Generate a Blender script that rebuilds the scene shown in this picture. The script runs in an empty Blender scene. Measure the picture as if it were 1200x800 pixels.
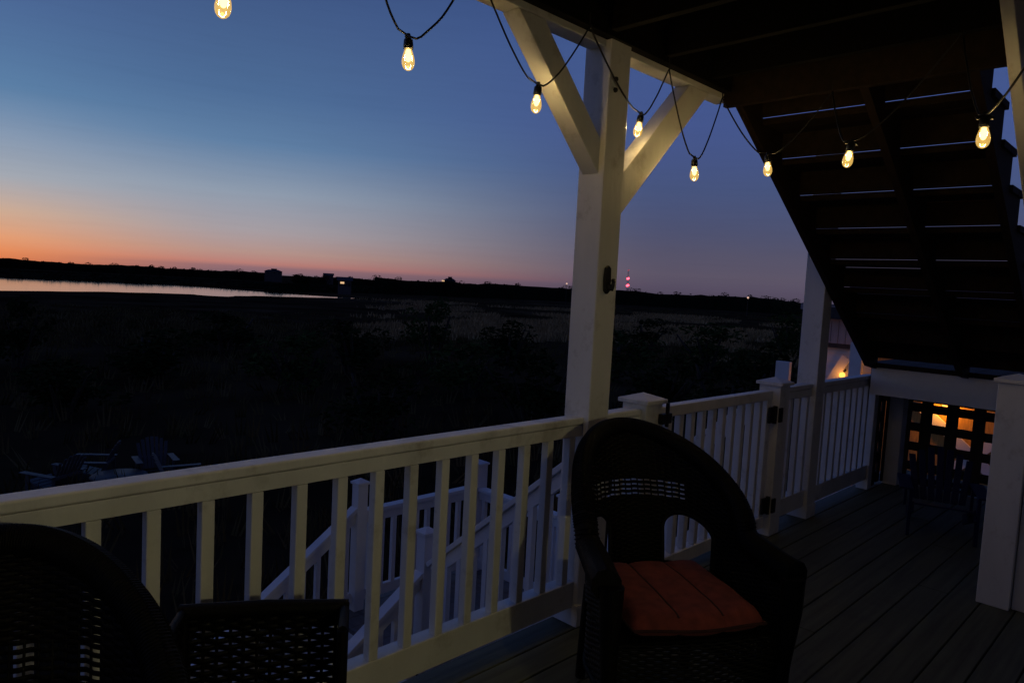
import bpy, bmesh, math, random
from mathutils import Vector, Matrix, noise
random.seed(7)
R = math.radians
sc = bpy.context.scene
COL = sc.collection

# ------------------------------------------------------------------ materials
def srgb(r, g, b):
    f = lambda c: (c/255/12.92) if c/255 <= .04045 else ((c/255+.055)/1.055)**2.4
    return (f(r), f(g), f(b), 1)

def mat(name, col, rough=.6, var=.12, scale=8, bump=0.0, bscale=60, metallic=0, stretch=None, spec=.5, dirt=None, coord='Object'):
    m = bpy.data.materials.new(name); m.use_nodes = True
    nt = m.node_tree; N = nt.nodes; L = nt.links
    b = N['Principled BSDF']
    b.inputs['Roughness'].default_value = rough
    b.inputs['Metallic'].default_value = metallic
    b.inputs['Specular IOR Level'].default_value = spec
    tc = N.new('ShaderNodeTexCoord'); mp = N.new('ShaderNodeMapping')
    L.new(tc.outputs[coord], mp.inputs['Vector'])
    if stretch: mp.inputs['Scale'].default_value = stretch
    n = N.new('ShaderNodeTexNoise'); n.inputs['Scale'].default_value = scale; n.inputs['Detail'].default_value = 6
    L.new(mp.outputs[0], n.inputs['Vector'])
    r = N.new('ShaderNodeValToRGB')
    c = col
    r.color_ramp.elements[0].position = .3; r.color_ramp.elements[1].position = .7
    r.color_ramp.elements[0].color = tuple(max(0, x*(1-var)) for x in c[:3])+(1,)
    r.color_ramp.elements[1].color = tuple(min(1, x*(1+var)) for x in c[:3])+(1,)
    L.new(n.outputs['Fac'], r.inputs['Fac'])
    out = r.outputs['Color']
    if dirt:
        n2 = N.new('ShaderNodeTexNoise'); n2.inputs['Scale'].default_value = dirt[1]; n2.inputs['Detail'].default_value = 9
        n2.inputs['Roughness'].default_value = .7
        L.new(tc.outputs[coord], n2.inputs['Vector'])
        r2 = N.new('ShaderNodeValToRGB'); r2.color_ramp.elements[0].position = .55; r2.color_ramp.elements[1].position = .78
        r2.color_ramp.elements[0].color = (0, 0, 0, 1); r2.color_ramp.elements[1].color = (dirt[2],)*3+(1,)
        L.new(n2.outputs['Fac'], r2.inputs['Fac'])
        mx = N.new('ShaderNodeMix'); mx.data_type = 'RGBA'
        L.new(r2.outputs['Color'], mx.inputs['Factor'])
        L.new(out, mx.inputs['A']); mx.inputs['B'].default_value = dirt[0]
        out = mx.outputs['Result']
    L.new(out, b.inputs['Base Color'])
    if bump:
        n3 = N.new('ShaderNodeTexNoise'); n3.inputs['Scale'].default_value = bscale; n3.inputs['Detail'].default_value = 5
        L.new(mp.outputs[0], n3.inputs['Vector'])
        bp = N.new('ShaderNodeBump'); bp.inputs['Strength'].default_value = bump; bp.inputs['Distance'].default_value = .004
        L.new(n3.outputs['Fac'], bp.inputs['Height']); L.new(bp.outputs[0], b.inputs['Normal'])
    return m

def emis(name, col, s):
    m = bpy.data.materials.new(name); m.use_nodes = True
    nt = m.node_tree; nt.nodes.clear()
    e = nt.nodes.new('ShaderNodeEmission'); o = nt.nodes.new('ShaderNodeOutputMaterial')
    e.inputs[0].default_value = col; e.inputs[1].default_value = s
    nt.links.new(e.outputs[0], o.inputs[0])
    return m

WHITE = mat('white_paint', (.74, .73, .72, 1), .45, .09, 6, .5, 55, stretch=(1, 1, .25), dirt=((.26, .22, .17, 1), 6, .75))
WHITEG = mat('white_paint_exterior', (.70, .71, .74, 1), .5, .06, 6, .2, 40, dirt=((.4, .38, .33, 1), 6, .4))
DECK = mat('deck_boards', (.085, .090, .056, 1), .68, .35, 5, .5, 30, stretch=(.35, 6, 6), dirt=((.03, .027, .024, 1), 4, .6))
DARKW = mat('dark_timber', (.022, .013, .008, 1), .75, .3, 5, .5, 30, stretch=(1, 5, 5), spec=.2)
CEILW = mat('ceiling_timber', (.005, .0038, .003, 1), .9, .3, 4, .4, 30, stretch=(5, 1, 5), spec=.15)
WICK = mat('dark_wicker', (.0022, .0018, .0014, 1), .55, .4, 60, .4, 200, spec=.16)
CUSH = mat('red_cushion_fabric', (.17, .030, .022, 1), .9, .28, 22, .6, 400)
PIPE = mat('cushion_seam', (.035, .006, .004, 1), .9, .2, 60)
BLACK = mat('black_plastic', (.012, .012, .012, 1), .45, .2, 30)
BLKMET = mat('black_iron', (.02, .019, .018, 1), .5, .3, 40, .3, 100, metallic=.4)
CORD = mat('black_cord', (.01, .01, .011, 1), .5, .2, 40)
NAVY = mat('navy_resin', (.003, .006, .05, 1), .55, .15, 8, .2, 60, spec=.25)
GREYR = mat('pale_resin', (.05, .055, .063, 1), .55, .12, 8, .2, 60)
LATT = mat('dark_lattice', (.03, .026, .022, 1), .75, .3, 15, .4, 60)
SIDING = mat('pale_siding', (.78, .76, .75, 1), .6, .08, 4, .2, 30)
PINKW = mat('pinkish_boards', (.52, .40, .37, 1), .6, .1, 4, .2, 30, stretch=(1, 6, 1))
ROOF = mat('roof_shingle', (.05, .045, .045, 1), .85, .3, 20, .3, 60)
HWALL = mat('far_house_wall', (.10, .075, .06, 1), .7, .15, .6)
TRUNK = mat('bark', (.05, .04, .03, 1), .9, .3, 10, .5, 30)
TREAD = mat('stair_tread', (.13, .12, .115, 1), .7, .3, 5, .4, 30, stretch=(6, .6, 6))
HALLW = mat('house_siding', (.40, .38, .35, 1), .7, .1, 3)
STEEL = mat('galvanised', (.3, .3, .3, 1), .5, .2, 10, metallic=.6)

def leafmat(name, c1, c2):
    m = bpy.data.materials.new(name); m.use_nodes = True
    nt = m.node_tree; N = nt.nodes; L = nt.links; b = N['Principled BSDF']
    g = N.new('ShaderNodeNewGeometry'); r = N.new('ShaderNodeValToRGB')
    r.color_ramp.elements[0].color = c1; r.color_ramp.elements[1].color = c2
    L.new(g.outputs['Random Per Island'], r.inputs['Fac']); L.new(r.outputs['Color'], b.inputs['Base Color'])
    b.inputs['Roughness'].default_value = .75; b.inputs['Specular IOR Level'].default_value = 0
    return m
LEAF = leafmat('shrub_leaves', (.028, .046, .014, 1), (.065, .10, .03, 1))
LEAFD = leafmat('dark_shrub_leaves', (.016, .024, .008, 1), (.038, .05, .018, 1))
WOODS = leafmat('woods_leaves', (.010, .013, .008, 1), (.025, .028, .015, 1))
GRASS = leafmat('marsh_grass', (.045, .036, .014, 1), (.17, .125, .055, 1))

# ------------------------------------------------------------------ mesh helper
class MB:
    def __init__(s): s.v = []; s.f = []; s.sm = []
    def add(s, vs, fs, smooth=False):
        o = len(s.v); s.v += [tuple(v) for v in vs]
        s.f += [tuple(i+o for i in f) for f in fs]; s.sm += [smooth]*len(fs)
        return s
    def box(s, x0, x1, y0, y1, z0, z1):
        return s.add([(x0,y0,z0),(x1,y0,z0),(x1,y1,z0),(x0,y1,z0),(x0,y0,z1),(x1,y0,z1),(x1,y1,z1),(x0,y1,z1)],
              [(0,3,2,1),(4,5,6,7),(0,1,5,4),(1,2,6,5),(2,3,7,6),(3,0,4,7)])
    def beam(s, p, q, side, up, w, h):
        # bar from p to q, section w along side, h along up
        p, q, side, up = Vector(p), Vector(q), Vector(side).normalized(), Vector(up).normalized()
        vs = []
        for c in (p, q):
            for a, b in ((-1,-1),(1,-1),(1,1),(-1,1)):
                vs.append(c+side*(w/2*a)+up*(h/2*b))
        return s.add(vs, [(0,1,2,3),(7,6,5,4),(0,4,5,1),(1,5,6,2),(2,6,7,3),(3,7,4,0)])
    def prism(s, poly, axis, a, b):
        # polygon in the two other axes, extruded along axis from a to b
        n = len(poly); vs = []
        for t in (a, b):
            for (u, w) in poly:
                vs.append({'x': (t,u,w), 'y': (u,t,w), 'z': (u,w,t)}[axis])
        fs = [tuple(range(n)), tuple(range(2*n-1, n-1, -1))]
        for i in range(n):
            j = (i+1) % n; fs.append((i, i+n, j+n, j))
        return s.add(vs, fs)
    def tube(s, pts, r, k=8, cap=True):
        pts = [Vector(p) for p in pts]; n = len(pts)
        rr = r if isinstance(r, (list, tuple)) else [r]*n
        vs = []; ref = None
        for i, p in enumerate(pts):
            t = (pts[min(i+1, n-1)]-pts[max(i-1, 0)]).normalized()
            if ref is None:
                ref = Vector((0,0,1)) if abs(t.z) < .9 else Vector((1,0,0))
            a = (ref-t*ref.dot(t)).normalized(); ref = a; b = t.cross(a)
            for j in range(k):
                th = 2*math.pi*j/k; vs.append(p+(a*math.cos(th)+b*math.sin(th))*rr[i])
        fs = []
        for i in range(n-1):
            for j in range(k):
                fs.append((i*k+j, i*k+(j+1) % k, (i+1)*k+(j+1) % k, (i+1)*k+j))
        s.add(vs, fs, True)
        if cap: s.add(vs[:k], [tuple(range(k-1, -1, -1))]); s.add(vs[-k:], [tuple(range(k))])
        return s
    def lathe(s, prof, c=(0,0,0), k=16):
        vs = []; n = len(prof)
        for (r, z) in prof:
            for j in range(k):
                th = 2*math.pi*j/k; vs.append((c[0]+r*math.cos(th), c[1]+r*math.sin(th), c[2]+z))
        fs = [(i*k+j, i*k+(j+1) % k, (i+1)*k+(j+1) % k, (i+1)*k+j) for i in range(n-1) for j in range(k)]
        return s.add(vs, fs, True)
    def ball(s, c, r, k=10):
        return s.lathe([(max(1e-4, r*math.sin(math.pi*i/k)), -r*math.cos(math.pi*i/k)) for i in range(k+1)], c, k+2)
    def build(s, name, m, parent=None, bevel=0, rel=True):
        me = bpy.data.meshes.new(name)
        off = Vector((0,0,0))
        if parent is not None and rel:
            p = parent
            while p is not None: off += p.location; p = p.parent
        me.from_pydata([tuple(Vector(v)-off) for v in s.v], [], s.f)
        me.polygons.foreach_set('use_smooth', s.sm)
        bm = bmesh.new(); bm.from_mesh(me); bmesh.ops.recalc_face_normals(bm, faces=bm.faces); bm.to_mesh(me); bm.free()
        me.materials.append(m)
        o = bpy.data.objects.new(name, me); COL.objects.link(o)
        if parent is not None: o.parent = parent
        if bevel:
            md = o.modifiers.new('edge', 'BEVEL'); md.width = bevel; md.segments = 2; md.limit_method = 'ANGLE'
        return o

def tag(o, label, cat, group=None):
    o['label'] = label; o['category'] = cat
    if group: o['group'] = group
    return o
def thing(name, label, cat, loc=(0,0,0), rz=0, group=None):
    o = bpy.data.objects.new(name, None); COL.objects.link(o); o.empty_display_size = .1
    o.location = loc; o.rotation_euler = (0, 0, rz)
    return tag(o, label, cat, group)
def kind(o, k): o['kind'] = k; return o
def dup(root, loc, rz, label, group=None, scale=None, material=None):
    r = root.copy(); COL.objects.link(r); r.location = loc; r.rotation_euler = (0,0,rz); r['label'] = label
    if group: r['group'] = group
    if scale: r.scale = scale
    def rec(src, dst):
        for ch in list(src.children):
            c = ch.copy(); COL.objects.link(c); c.parent = dst
            if material:
                c.data = c.data.copy(); c.data.materials.clear(); c.data.materials.append(material)
            rec(ch, c)
    rec(root, r)
    return r

# ------------------------------------------------------------------ camera
F = 837.0
right = Vector((0.7040, -0.708, 0.0530)); dn = Vector((-.0170, -.0910, -.996)); fw = Vector((.710, .700, -.0760))
fw.normalize(); right = (right-fw*right.dot(fw)).normalized(); dn = fw.cross(right)
cd = bpy.data.cameras.new('camera'); cam = bpy.data.objects.new('camera', cd); COL.objects.link(cam)
up = -dn
M = Matrix(((right.x, up.x, -fw.x), (right.y, up.y, -fw.y), (right.z, up.z, -fw.z)))
cam.matrix_world = Matrix.Translation((0,0,1.48)) @ M.to_4x4()
cd.sensor_width = 36; cd.lens = F/1200*36; cd.clip_end = 12000; cd.clip_start = .05
sc.camera = cam

# ------------------------------------------------------------------ dusk sky
w = bpy.data.worlds.new('World'); sc.world = w; w.use_nodes = True
nt = w.node_tree; N = nt.nodes; L = nt.links
bg = N['Background']
tc = N.new('ShaderNodeTexCoord'); sp = N.new('ShaderNodeSeparateXYZ'); L.new(tc.outputs['Generated'], sp.inputs[0])
def mth(op, a, b=None):
    n = N.new('ShaderNodeMath'); n.operation = op
    for i, x in enumerate((a, b)):
        if x is None: continue
        if isinstance(x, (int, float)): n.inputs[i].default_value = x
        else: L.new(x, n.inputs[i])
    return n.outputs[0]
el = mth('MULTIPLY', mth('ARCSINE', sp.outputs['Z']), 180/math.pi)      # degrees above the horizon
az = mth('MULTIPLY', mth('ARCTAN2', sp.outputs['X'], sp.outputs['Y']), 180/math.pi)
daz = mth('ABSOLUTE', mth('ADD', az, 2.0))                               # degrees away from the afterglow
sel = mth('POWER', mth('DIVIDE', mth('MAXIMUM', el, 0.0), 90.0), .5)     # sqrt spacing so the horizon has detail
def ramp(stops):
    n = N.new('ShaderNodeValToRGB'); cr = n.color_ramp; L.new(sel, n.inputs['Fac'])
    for i, (e, c) in enumerate(stops):
        p = (e/90)**.5
        x = cr.elements[i] if i < 2 else cr.elements.new(p)
        x.position = p
    for x, (e, c) in zip(sorted(cr.elements, key=lambda q: q.position), stops): x.color = srgb(*c)
    return n.outputs['Color']
ZEN = (20, 30, 70)
RA = ramp([(0,(236,126,66)),(.5,(240,142,80)),(1.5,(236,160,110)),(3.2,(212,174,145)),(5.4,(168,172,180)),(8,(138,156,180)),(11,(92,129,168)),(16,(77,106,152)),(30,(42,62,114)),(90,ZEN)])
RB = ramp([(0,(118,98,110)),(.45,(146,108,114)),(.75,(186,126,118)),(1.6,(182,147,138)),(3.2,(167,158,163)),(6,(143,156,174)),(9.5,(95,127,164)),(13,(77,108,150)),(18,(68,94,138)),(30,(42,62,114)),(90,ZEN)])
RC = ramp([(0,(78,70,88)),(.6,(86,77,97)),(1.6,(92,84,102)),(3.2,(86,83,105)),(5,(78,82,112)),(8,(71,84,124)),(12.5,(69,86,139)),(18,(65,86,140)),(30,(42,62,114)),(90,ZEN)])
RD = ramp([(0,(48,50,72)),(4,(48,54,84)),(12,(50,62,104)),(30,(36,50,94)),(90,ZEN)])
def mix(a, b, lo, hi):
    mr = N.new('ShaderNodeMapRange'); mr.interpolation_type = 'SMOOTHSTEP'
    L.new(daz, mr.inputs['Value']); mr.inputs['From Min'].default_value = lo; mr.inputs['From Max'].default_value = hi
    m = N.new('ShaderNodeMix'); m.data_type = 'RGBA'
    L.new(mr.outputs[0], m.inputs['Factor']); L.new(a, m.inputs['A']); L.new(b, m.inputs['B'])
    return m.outputs['Result']
c = mix(mix(mix(RA, RB, 6, 27), RC, 25, 60), RD, 75, 140)
# faint low cloud banks near the horizon
nz = N.new('ShaderNodeTexNoise'); mp = N.new('ShaderNodeMapping'); L.new(tc.outputs['Generated'], mp.inputs['Vector'])
mp.inputs['Scale'].default_value = (3, 3, 60); L.new(mp.outputs[0], nz.inputs['Vector']); nz.inputs['Scale'].default_value = 3; nz.inputs['Detail'].default_value = 4
mr = N.new('ShaderNodeMapRange'); L.new(nz.outputs['Fac'], mr.inputs['Value']); mr.inputs['From Min'].default_value = .45; mr.inputs['From Max'].default_value = .7
mr.inputs['To Min'].default_value = 1; mr.inputs['To Max'].default_value = .975
mm = N.new('ShaderNodeMix'); mm.data_type = 'RGBA'; mm.blend_type = 'MULTIPLY'; mm.inputs['Factor'].default_value = 1
L.new(c, mm.inputs['A']); L.new(mr.outputs[0], mm.inputs['B'])
L.new(mm.outputs['Result'], bg.inputs['Color'])
SKY = 1.0
bg.inputs['Strength'].default_value = SKY

# ------------------------------------------------------------------ ground, marsh and water
def ground_z(x, y):
    d = math.hypot(x, y)
    return -2.9-.42*min(1, max(0, (d-18)/70))
g = MB()
rings = [0, 4, 8, 12, 16, 20, 26, 34, 44, 58, 76, 100, 130, 170, 220, 300, 420, 700, 1500, 4000, 9000]
K = 96; vs = [(0,0,-2.9)]; fs = []
for r in rings[1:]:
    for j in range(K):
        a = 2*math.pi*j/K; x, y = r*math.cos(a), r*math.sin(a)
        n = noise.noise((x*.05, y*.05, 3.1))*.12 if r < 60 else 0
        vs.append((x, y, ground_z(x, y)+n-(max(0, r-700)**2/(2*6.4e6))))
for j in range(K): fs.append((0, 1+j, 1+(j+1) % K))
for i in range(len(rings)-2):
    for j in range(K):
        a, b = 1+i*K+j, 1+i*K+(j+1) % K; fs.append((a, a+K, b+K, b))
g.add(vs, fs, True)
GM = mat('marsh_ground', (.045, .030, .017, 1), .95, .6, .12, .5, 3, coord='Object', stretch=(1, 1, 1), spec=0, dirt=((.17, .11, .068, 1), .035, .9))
kind(g.build('marsh_ground', GM), 'structure')

near = [(-150,118),(-40,126),(0,131),(22.8,134.3),(30.5,139),(36,141.5),(39.8,144.2),(48,145.2),(55.8,144.5),(56.5,139),(60,137),(64,142),(69.5,145.5),(76,146),(82.3,147),(90,147.4),(95.5,148)]
far = [(97,150),(92,158),(88.7,168),(86,182),(84,196),(82,208),(78,217),(70,221),(61.8,223),(50,227),(39,229),(20,233),(0,237),(-40,240),(-150,250)]
pts = []
for poly in (near, far):
    for (a, b) in zip(poly[:-1], poly[1:]):
        for t in (0, .25, .5, .75):
            x, y = a[0]+(b[0]-a[0])*t, a[1]+(b[1]-a[1])*t
            pts.append((x+noise.noise((x*.3, y*.3, 0))*.8, y+noise.noise((x*.2, y*.3, 7))*1.3, -3.312))
me = bpy.data.meshes.new('river_water'); me.from_pydata(pts, [], [tuple(range(len(pts)))])
WM = bpy.data.materials.new('water'); WM.use_nodes = True
b = WM.node_tree.nodes['Principled BSDF']; b.inputs['Base Color'].default_value = (.02, .022, .025, 1); b.inputs['Roughness'].default_value = .09; b.inputs['IOR'].default_value = 1.33
n3 = WM.node_tree.nodes.new('ShaderNodeTexNoise'); n3.inputs['Scale'].default_value = .25; n3.inputs['Detail'].default_value = 3
t3 = WM.node_tree.nodes.new('ShaderNodeTexCoord'); bp = WM.node_tree.nodes.new('ShaderNodeBump'); bp.inputs['Strength'].default_value = .04; bp.inputs['Distance'].default_value = .1
WM.node_tree.links.new(t3.outputs['Object'], n3.inputs['Vector']); WM.node_tree.links.new(n3.outputs['Fac'], bp.inputs['Height']); WM.node_tree.links.new(bp.outputs[0], b.inputs['Normal'])
me.materials.append(WM); wo = bpy.data.objects.new('river_water', me); COL.objects.link(wo); kind(wo, 'structure')

def in_water(x, y):
    # inside the channel polygon
    P = near+far; c = False; j = len(P)-1
    for i in range(len(P)):
        (xi, yi), (xj, yj) = P[i], P[j]
        if (yi > y) != (yj > y) and x < (xj-xi)*(y-yi)/(yj-yi)+xi: c = not c
        j = i
    return c

def leaf_cloud(mb, centre, rad, n, size, flat=1.0, rng=random):
    for _ in range(n):
        while True:
            d = Vector((rng.uniform(-1,1), rng.uniform(-1,1), rng.uniform(-1,1)))
            if .05 < d.length < 1: break
        d = d.normalized()*(d.length**.45)
        p = Vector(centre)+Vector((d.x*rad[0], d.y*rad[1], d.z*rad[2]))
        a = Vector((rng.gauss(0,1), rng.gauss(0,1), rng.gauss(0,.6))).normalized()
        q = Vector((rng.gauss(0,1), rng.gauss(0,1), rng.gauss(0,1))); q = (q-a*q.dot(a)).normalized()
        s = size*rng.uniform(.6, 1.35)
        mb.add([p-a*s, p+q*s*.45, p+a*s, p-q*s*.45], [(0,1,2,3)])

# marsh grass: tufts, beyond counting
gr = MB()
for i in range(26000):
    az_ = R(random.uniform(-6, 76)); d = 9+random.random()**1.7*230
    x, y = d*math.sin(az_), d*math.cos(az_)
    if in_water(x, y) or in_water(x*1.01, y*1.01): continue
    if (d < 45 and random.random() < .6) or (d > 95 and math.degrees(az_)+random.gauss(0,1.5) < 37+5*noise.noise((d*.06, 2, 2))): continue
    dens = noise.noise((x*.03, y*.05, 5))+.5*noise.noise((x*.11, y*.11, 1))
    if dens < random.uniform(-.7, .35): continue
    z = ground_z(x, y); h = random.uniform(.25, .7)*(1 if d < 60 else max(.3, 1-(d-60)/70)); wd = .05+.0035*d
    th = random.uniform(0, math.pi); dx, dy = math.cos(th)*wd, math.sin(th)*wd
    lx, ly = random.gauss(0,.15), random.gauss(0,.15)
    gr.add([(x-dx,y-dy,z-.05),(x-dx*.3,y-dy*.3,z-.05),(x-dx*1.6+lx,y-dy*1.6+ly,z+h),(x+dx*.3,y+dy*.3,z-.05),(x+dx,y+dy,z-.05),(x+dx*1.3+lx,y+dy*1.3+ly,z+h*.8),(x+lx,y+ly,z+h*1.15)],
           [(0,1,2),(3,4,5),(1,3,6)])
kind(gr.build('marsh_grass', GRASS), 'stuff')

rd = MB()
for i in range(30000):
    az_ = R(random.uniform(27, 70)); d = 48+random.random()*125
    x, y = d*math.sin(az_), d*math.cos(az_)
    if in_water(x, y) or in_water(x*1.02, y*1.02): continue
    if d > 80 and math.degrees(az_)+random.gauss(0,1.5) < 37+7*noise.noise((d*.06, 2, 2)): continue
    dens = noise.noise((x*.022, y*.05, 11))+.6*noise.noise((x*.09, y*.09, 4))
    if dens < .02: continue
    z = ground_z(x, y); h = random.uniform(.35, .75); wd = .10+.0022*d; th = random.uniform(0, math.pi); dx, dy = math.cos(th)*wd, math.sin(th)*wd; lx = random.gauss(0,.12)
    rd.add([(x-dx,y-dy,z-.05),(x,y,z-.05),(x-dx*1.3+lx,y-dy*1.3,z+h),(x+dx,y+dy,z-.05),(x+dx*1.2+lx,y+dy*1.2,z+h*.9)], [(0,1,2),(1,3,4)])
kind(rd.build('dry_reeds', leafmat('dry_reeds', (.22, .145, .06, 1), (.55, .37, .18, 1))), 'stuff')

# far woods, one mass along the far bank
wd = MB(); rng = random.Random(3)
def woods_line(pl, depth, n, ztop, core=True, lsz=.42, cap=1.0):
    for k in range(len(pl)-1):
        (a, b) = pl[k], pl[k+1]; L_ = math.hypot(b[0]-a[0], b[1]-a[1]); m = max(2, int(L_*n))
        for i in range(m):
            t = (i+rng.random())/m
            x = a[0]+(b[0]-a[0])*t; y = a[1]+(b[1]-a[1])*t
            u = Vector((x, y, 0)).normalized(); o = rng.random()*depth
            x += u.x*o; y += u.y*o
            top = ztop(t, k)+.1+(noise.noise((x*.05, y*.05, 2))*1.1+noise.noise((x*.3, y*.3, 4))*.5+rng.uniform(-.7, .1))*cap
            hh = (top+3.4)/2; cz = -3.4+hh*.95
            leaf_cloud(wd, (x, y, cz), (rng.uniform(1.8,3.4), rng.uniform(1.8,3.4), hh), 70, lsz, rng=rng)
            if cap == 1.0 and rng.random() < .22:
                br = rng.uniform(.8, 1.7)*(lsz/.42)**.5; leaf_cloud(wd, (x, y, top-.15+rng.uniform(-.2,.35)), (br*1.2, br*1.2, br*.62), 80, lsz*.62, rng=rng)
        if core:   # ragged solid heart of the wood
            q = []
            S = max(4, int(L_/3))
            for i in range(S+1):
                t = i/S; x = a[0]+(b[0]-a[0])*t; y = a[1]+(b[1]-a[1])*t; u = Vector((x,y,0)).normalized()*(depth*.5)
                q.append((x+u.x, y+u.y, ztop(t, k)-.55*max(cap,.4)+(noise.noise((x*.05, y*.05, 2))*1.1+noise.noise((x*.3, y*.3, 4))*.5)*cap))
            vs = []
            for (x, y, z) in q:
                u = Vector((x,y,0)).normalized()*2.2
                vs += [(x-u.x,y-u.y,-3.6),(x-u.x*.5,y-u.y*.5,z-.8*cap),(x,y,z),(x+u.x*.5,y+u.y*.5,z-.8*cap),(x+u.x,y+u.y,-3.6)]
            fs = [(i*5+j, i*5+j+1, i*5+j+6, i*5+j+5) for i in range(S) for j in range(4)]
            wd.add(vs, fs)
LA = [(-60,243),(0,240),(40,232),(66,226),(84,222),(94,208),(104,206)]; LB = [(88,176),(110,196),(140,205)]
def far_(l, k): return [(x*k, y*k) for x, y in l]
for k in (1.0, 1.27, 1.6):
    woods_line(far_(LA, k), 8, .42/k, lambda t,q: -2.35, cap=.25)
    woods_line(far_(LB, k), 8, .42/k, lambda t,q: -2.35, cap=.25)
woods_line(far_(LA, 2.15), 16, .3, lambda t,k: 2.5, lsz=.7)
woods_line(far_([(100,186),(110,196),(140,205)], 2.0), 16, .3, lambda t,k: 2.15, lsz=.7)
woods_line([(140,205),(175,200),(205,190),(235,165),(255,140)], 14, .34, lambda t,k: 2.6)
woods_line([(255,140),(262,122),(240,98)], 12, .38, lambda t,k: 2.9-(.0 if k == 0 else 1.6*t))
woods_line([(240,98),(215,80),(200,60)], 10, .34, lambda t,k: 1.2)
kind(wd.build('distant_woods', WOODS), 'stuff')

# ------------------------------------------------------------------ shrubs
def make_shrub(name, label, seed, leaf, group):
    t = thing(name, label, 'shrub', group=group); rg = random.Random(seed)
    tr = MB(); cr = MB()
    for i in range(5):
        a = rg.uniform(0, 6.28); rr = rg.uniform(.1, .5)
        p = Vector((math.cos(a)*.05, math.sin(a)*.05, -.1)); q = Vector((math.cos(a)*rr*.5, math.sin(a)*rr*.5, .3)); e = Vector((math.cos(a)*rr, math.sin(a)*rr, rg.uniform(.5,.8)))
        tr.tube([p, q, e], [.03, .022, .01], 6)
    for i in range(15):
        a = rg.uniform(0, 6.28); rr = rg.uniform(0, .42); z = rg.uniform(.22, .85)
        if z > .7: rr *= .6
        leaf_cloud(cr, (math.cos(a)*rr, math.sin(a)*rr, z), (rg.uniform(.13,.24), rg.uniform(.13,.24), rg.uniform(.1,.17)), 75, .04, rng=rg)
    tr.build('trunk', TRUNK, t, rel=False); cr.build('crown', leaf, t, rel=False)
    return t
SG = 'dark shrubs growing in the marsh'
protos = [make_shrub('shrub', 'x', 11+i, LEAF if i % 2 else LEAFD, SG) for i in range(3)]
def place(az_deg, d): return (d*math.sin(R(az_deg)), d*math.cos(R(az_deg)))
SHR = [  # azimuth from the river side, distance, width, height, which, label
 (10.6, 36, 3.5, 3.35, 0, 'dark leafy shrub at the left edge of the photo, its twigs against the water'),
 (39.0, 40, 4.0, 3.9, 1, 'tall dark shrub standing alone in the tan grass below the dormered house'),
 (13.0, 24, 4.5, 2.0, 1, 'low broad dark shrub above the left end of the white rail'),
 (18.5, 30, 6.0, 2.4, 2, 'broad shrub in the dark ground below the middle of the river'),
 (23.5, 42, 6.5, 2.6, 0, 'rounded shrub at the marsh edge below the narrow end of the river'),
 (28.5, 27, 4.5, 2.6, 1, 'greenish shrub above the rail, left of the tall lone shrub'),
 (33.0, 34, 5.5, 2.9, 2, 'dark shrub just left of the tall lone shrub'),
 (35.0, 20, 3.8, 2.3, 0, 'near shrub over the rail below the tall lone shrub'),
 (42.0, 28, 4.5, 2.4, 1, 'green tinged shrub low in the marsh left of the bracketed post'),
 (45.0, 40, 5.0, 3.0, 2, 'shrub at the tan grass edge beside the bracketed post'),
 (47.5, 22, 5.0, 2.8, 0, 'dark shrub hidden partly behind the bracketed post'),
 (53.5, 36, 6.0, 3.0, 1, 'dark shrub below the red beacon tower, right of the bracketed post'),
 (57.5, 26, 5.0, 2.7, 2, 'dark shrub above the wicker chair back in the marsh'),
 (56.0, 62, 6.0, 2.9, 0, 'far shrub in the reddish grass under the right woods'),
 (61.0, 44, 6.5, 3.2, 1, 'dark shrub in the marsh above the gate'),
 (62.5, 24, 4.5, 2.9, 0, 'near dark shrub directly above the gate'),
 (65.5, 32, 5.5, 3.1, 2, 'dark shrub above the hinged gate post, left of the tall plain post'),
 (66.5, 60, 5.0, 4.0, 1, 'reddish dark shrub left of the tall plain post near the pale building'),
]
for i, (a, d, wdt, h, k, lab) in enumerate(SHR):
    x, y = place(a, d); z = ground_z(x, y)-.05
    if i < 3:
        o = protos[k] if k == i else protos[i]
        o.location = (x, y, z); o['label'] = lab; o.rotation_euler = (0,0,random.uniform(0,6)); o.scale = (wdt*.75, wdt*.75, h)
    else:
        dup(protos[k], (x, y, z), random.uniform(0,6), lab, SG, (wdt*.75, wdt*.75, h))

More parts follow.
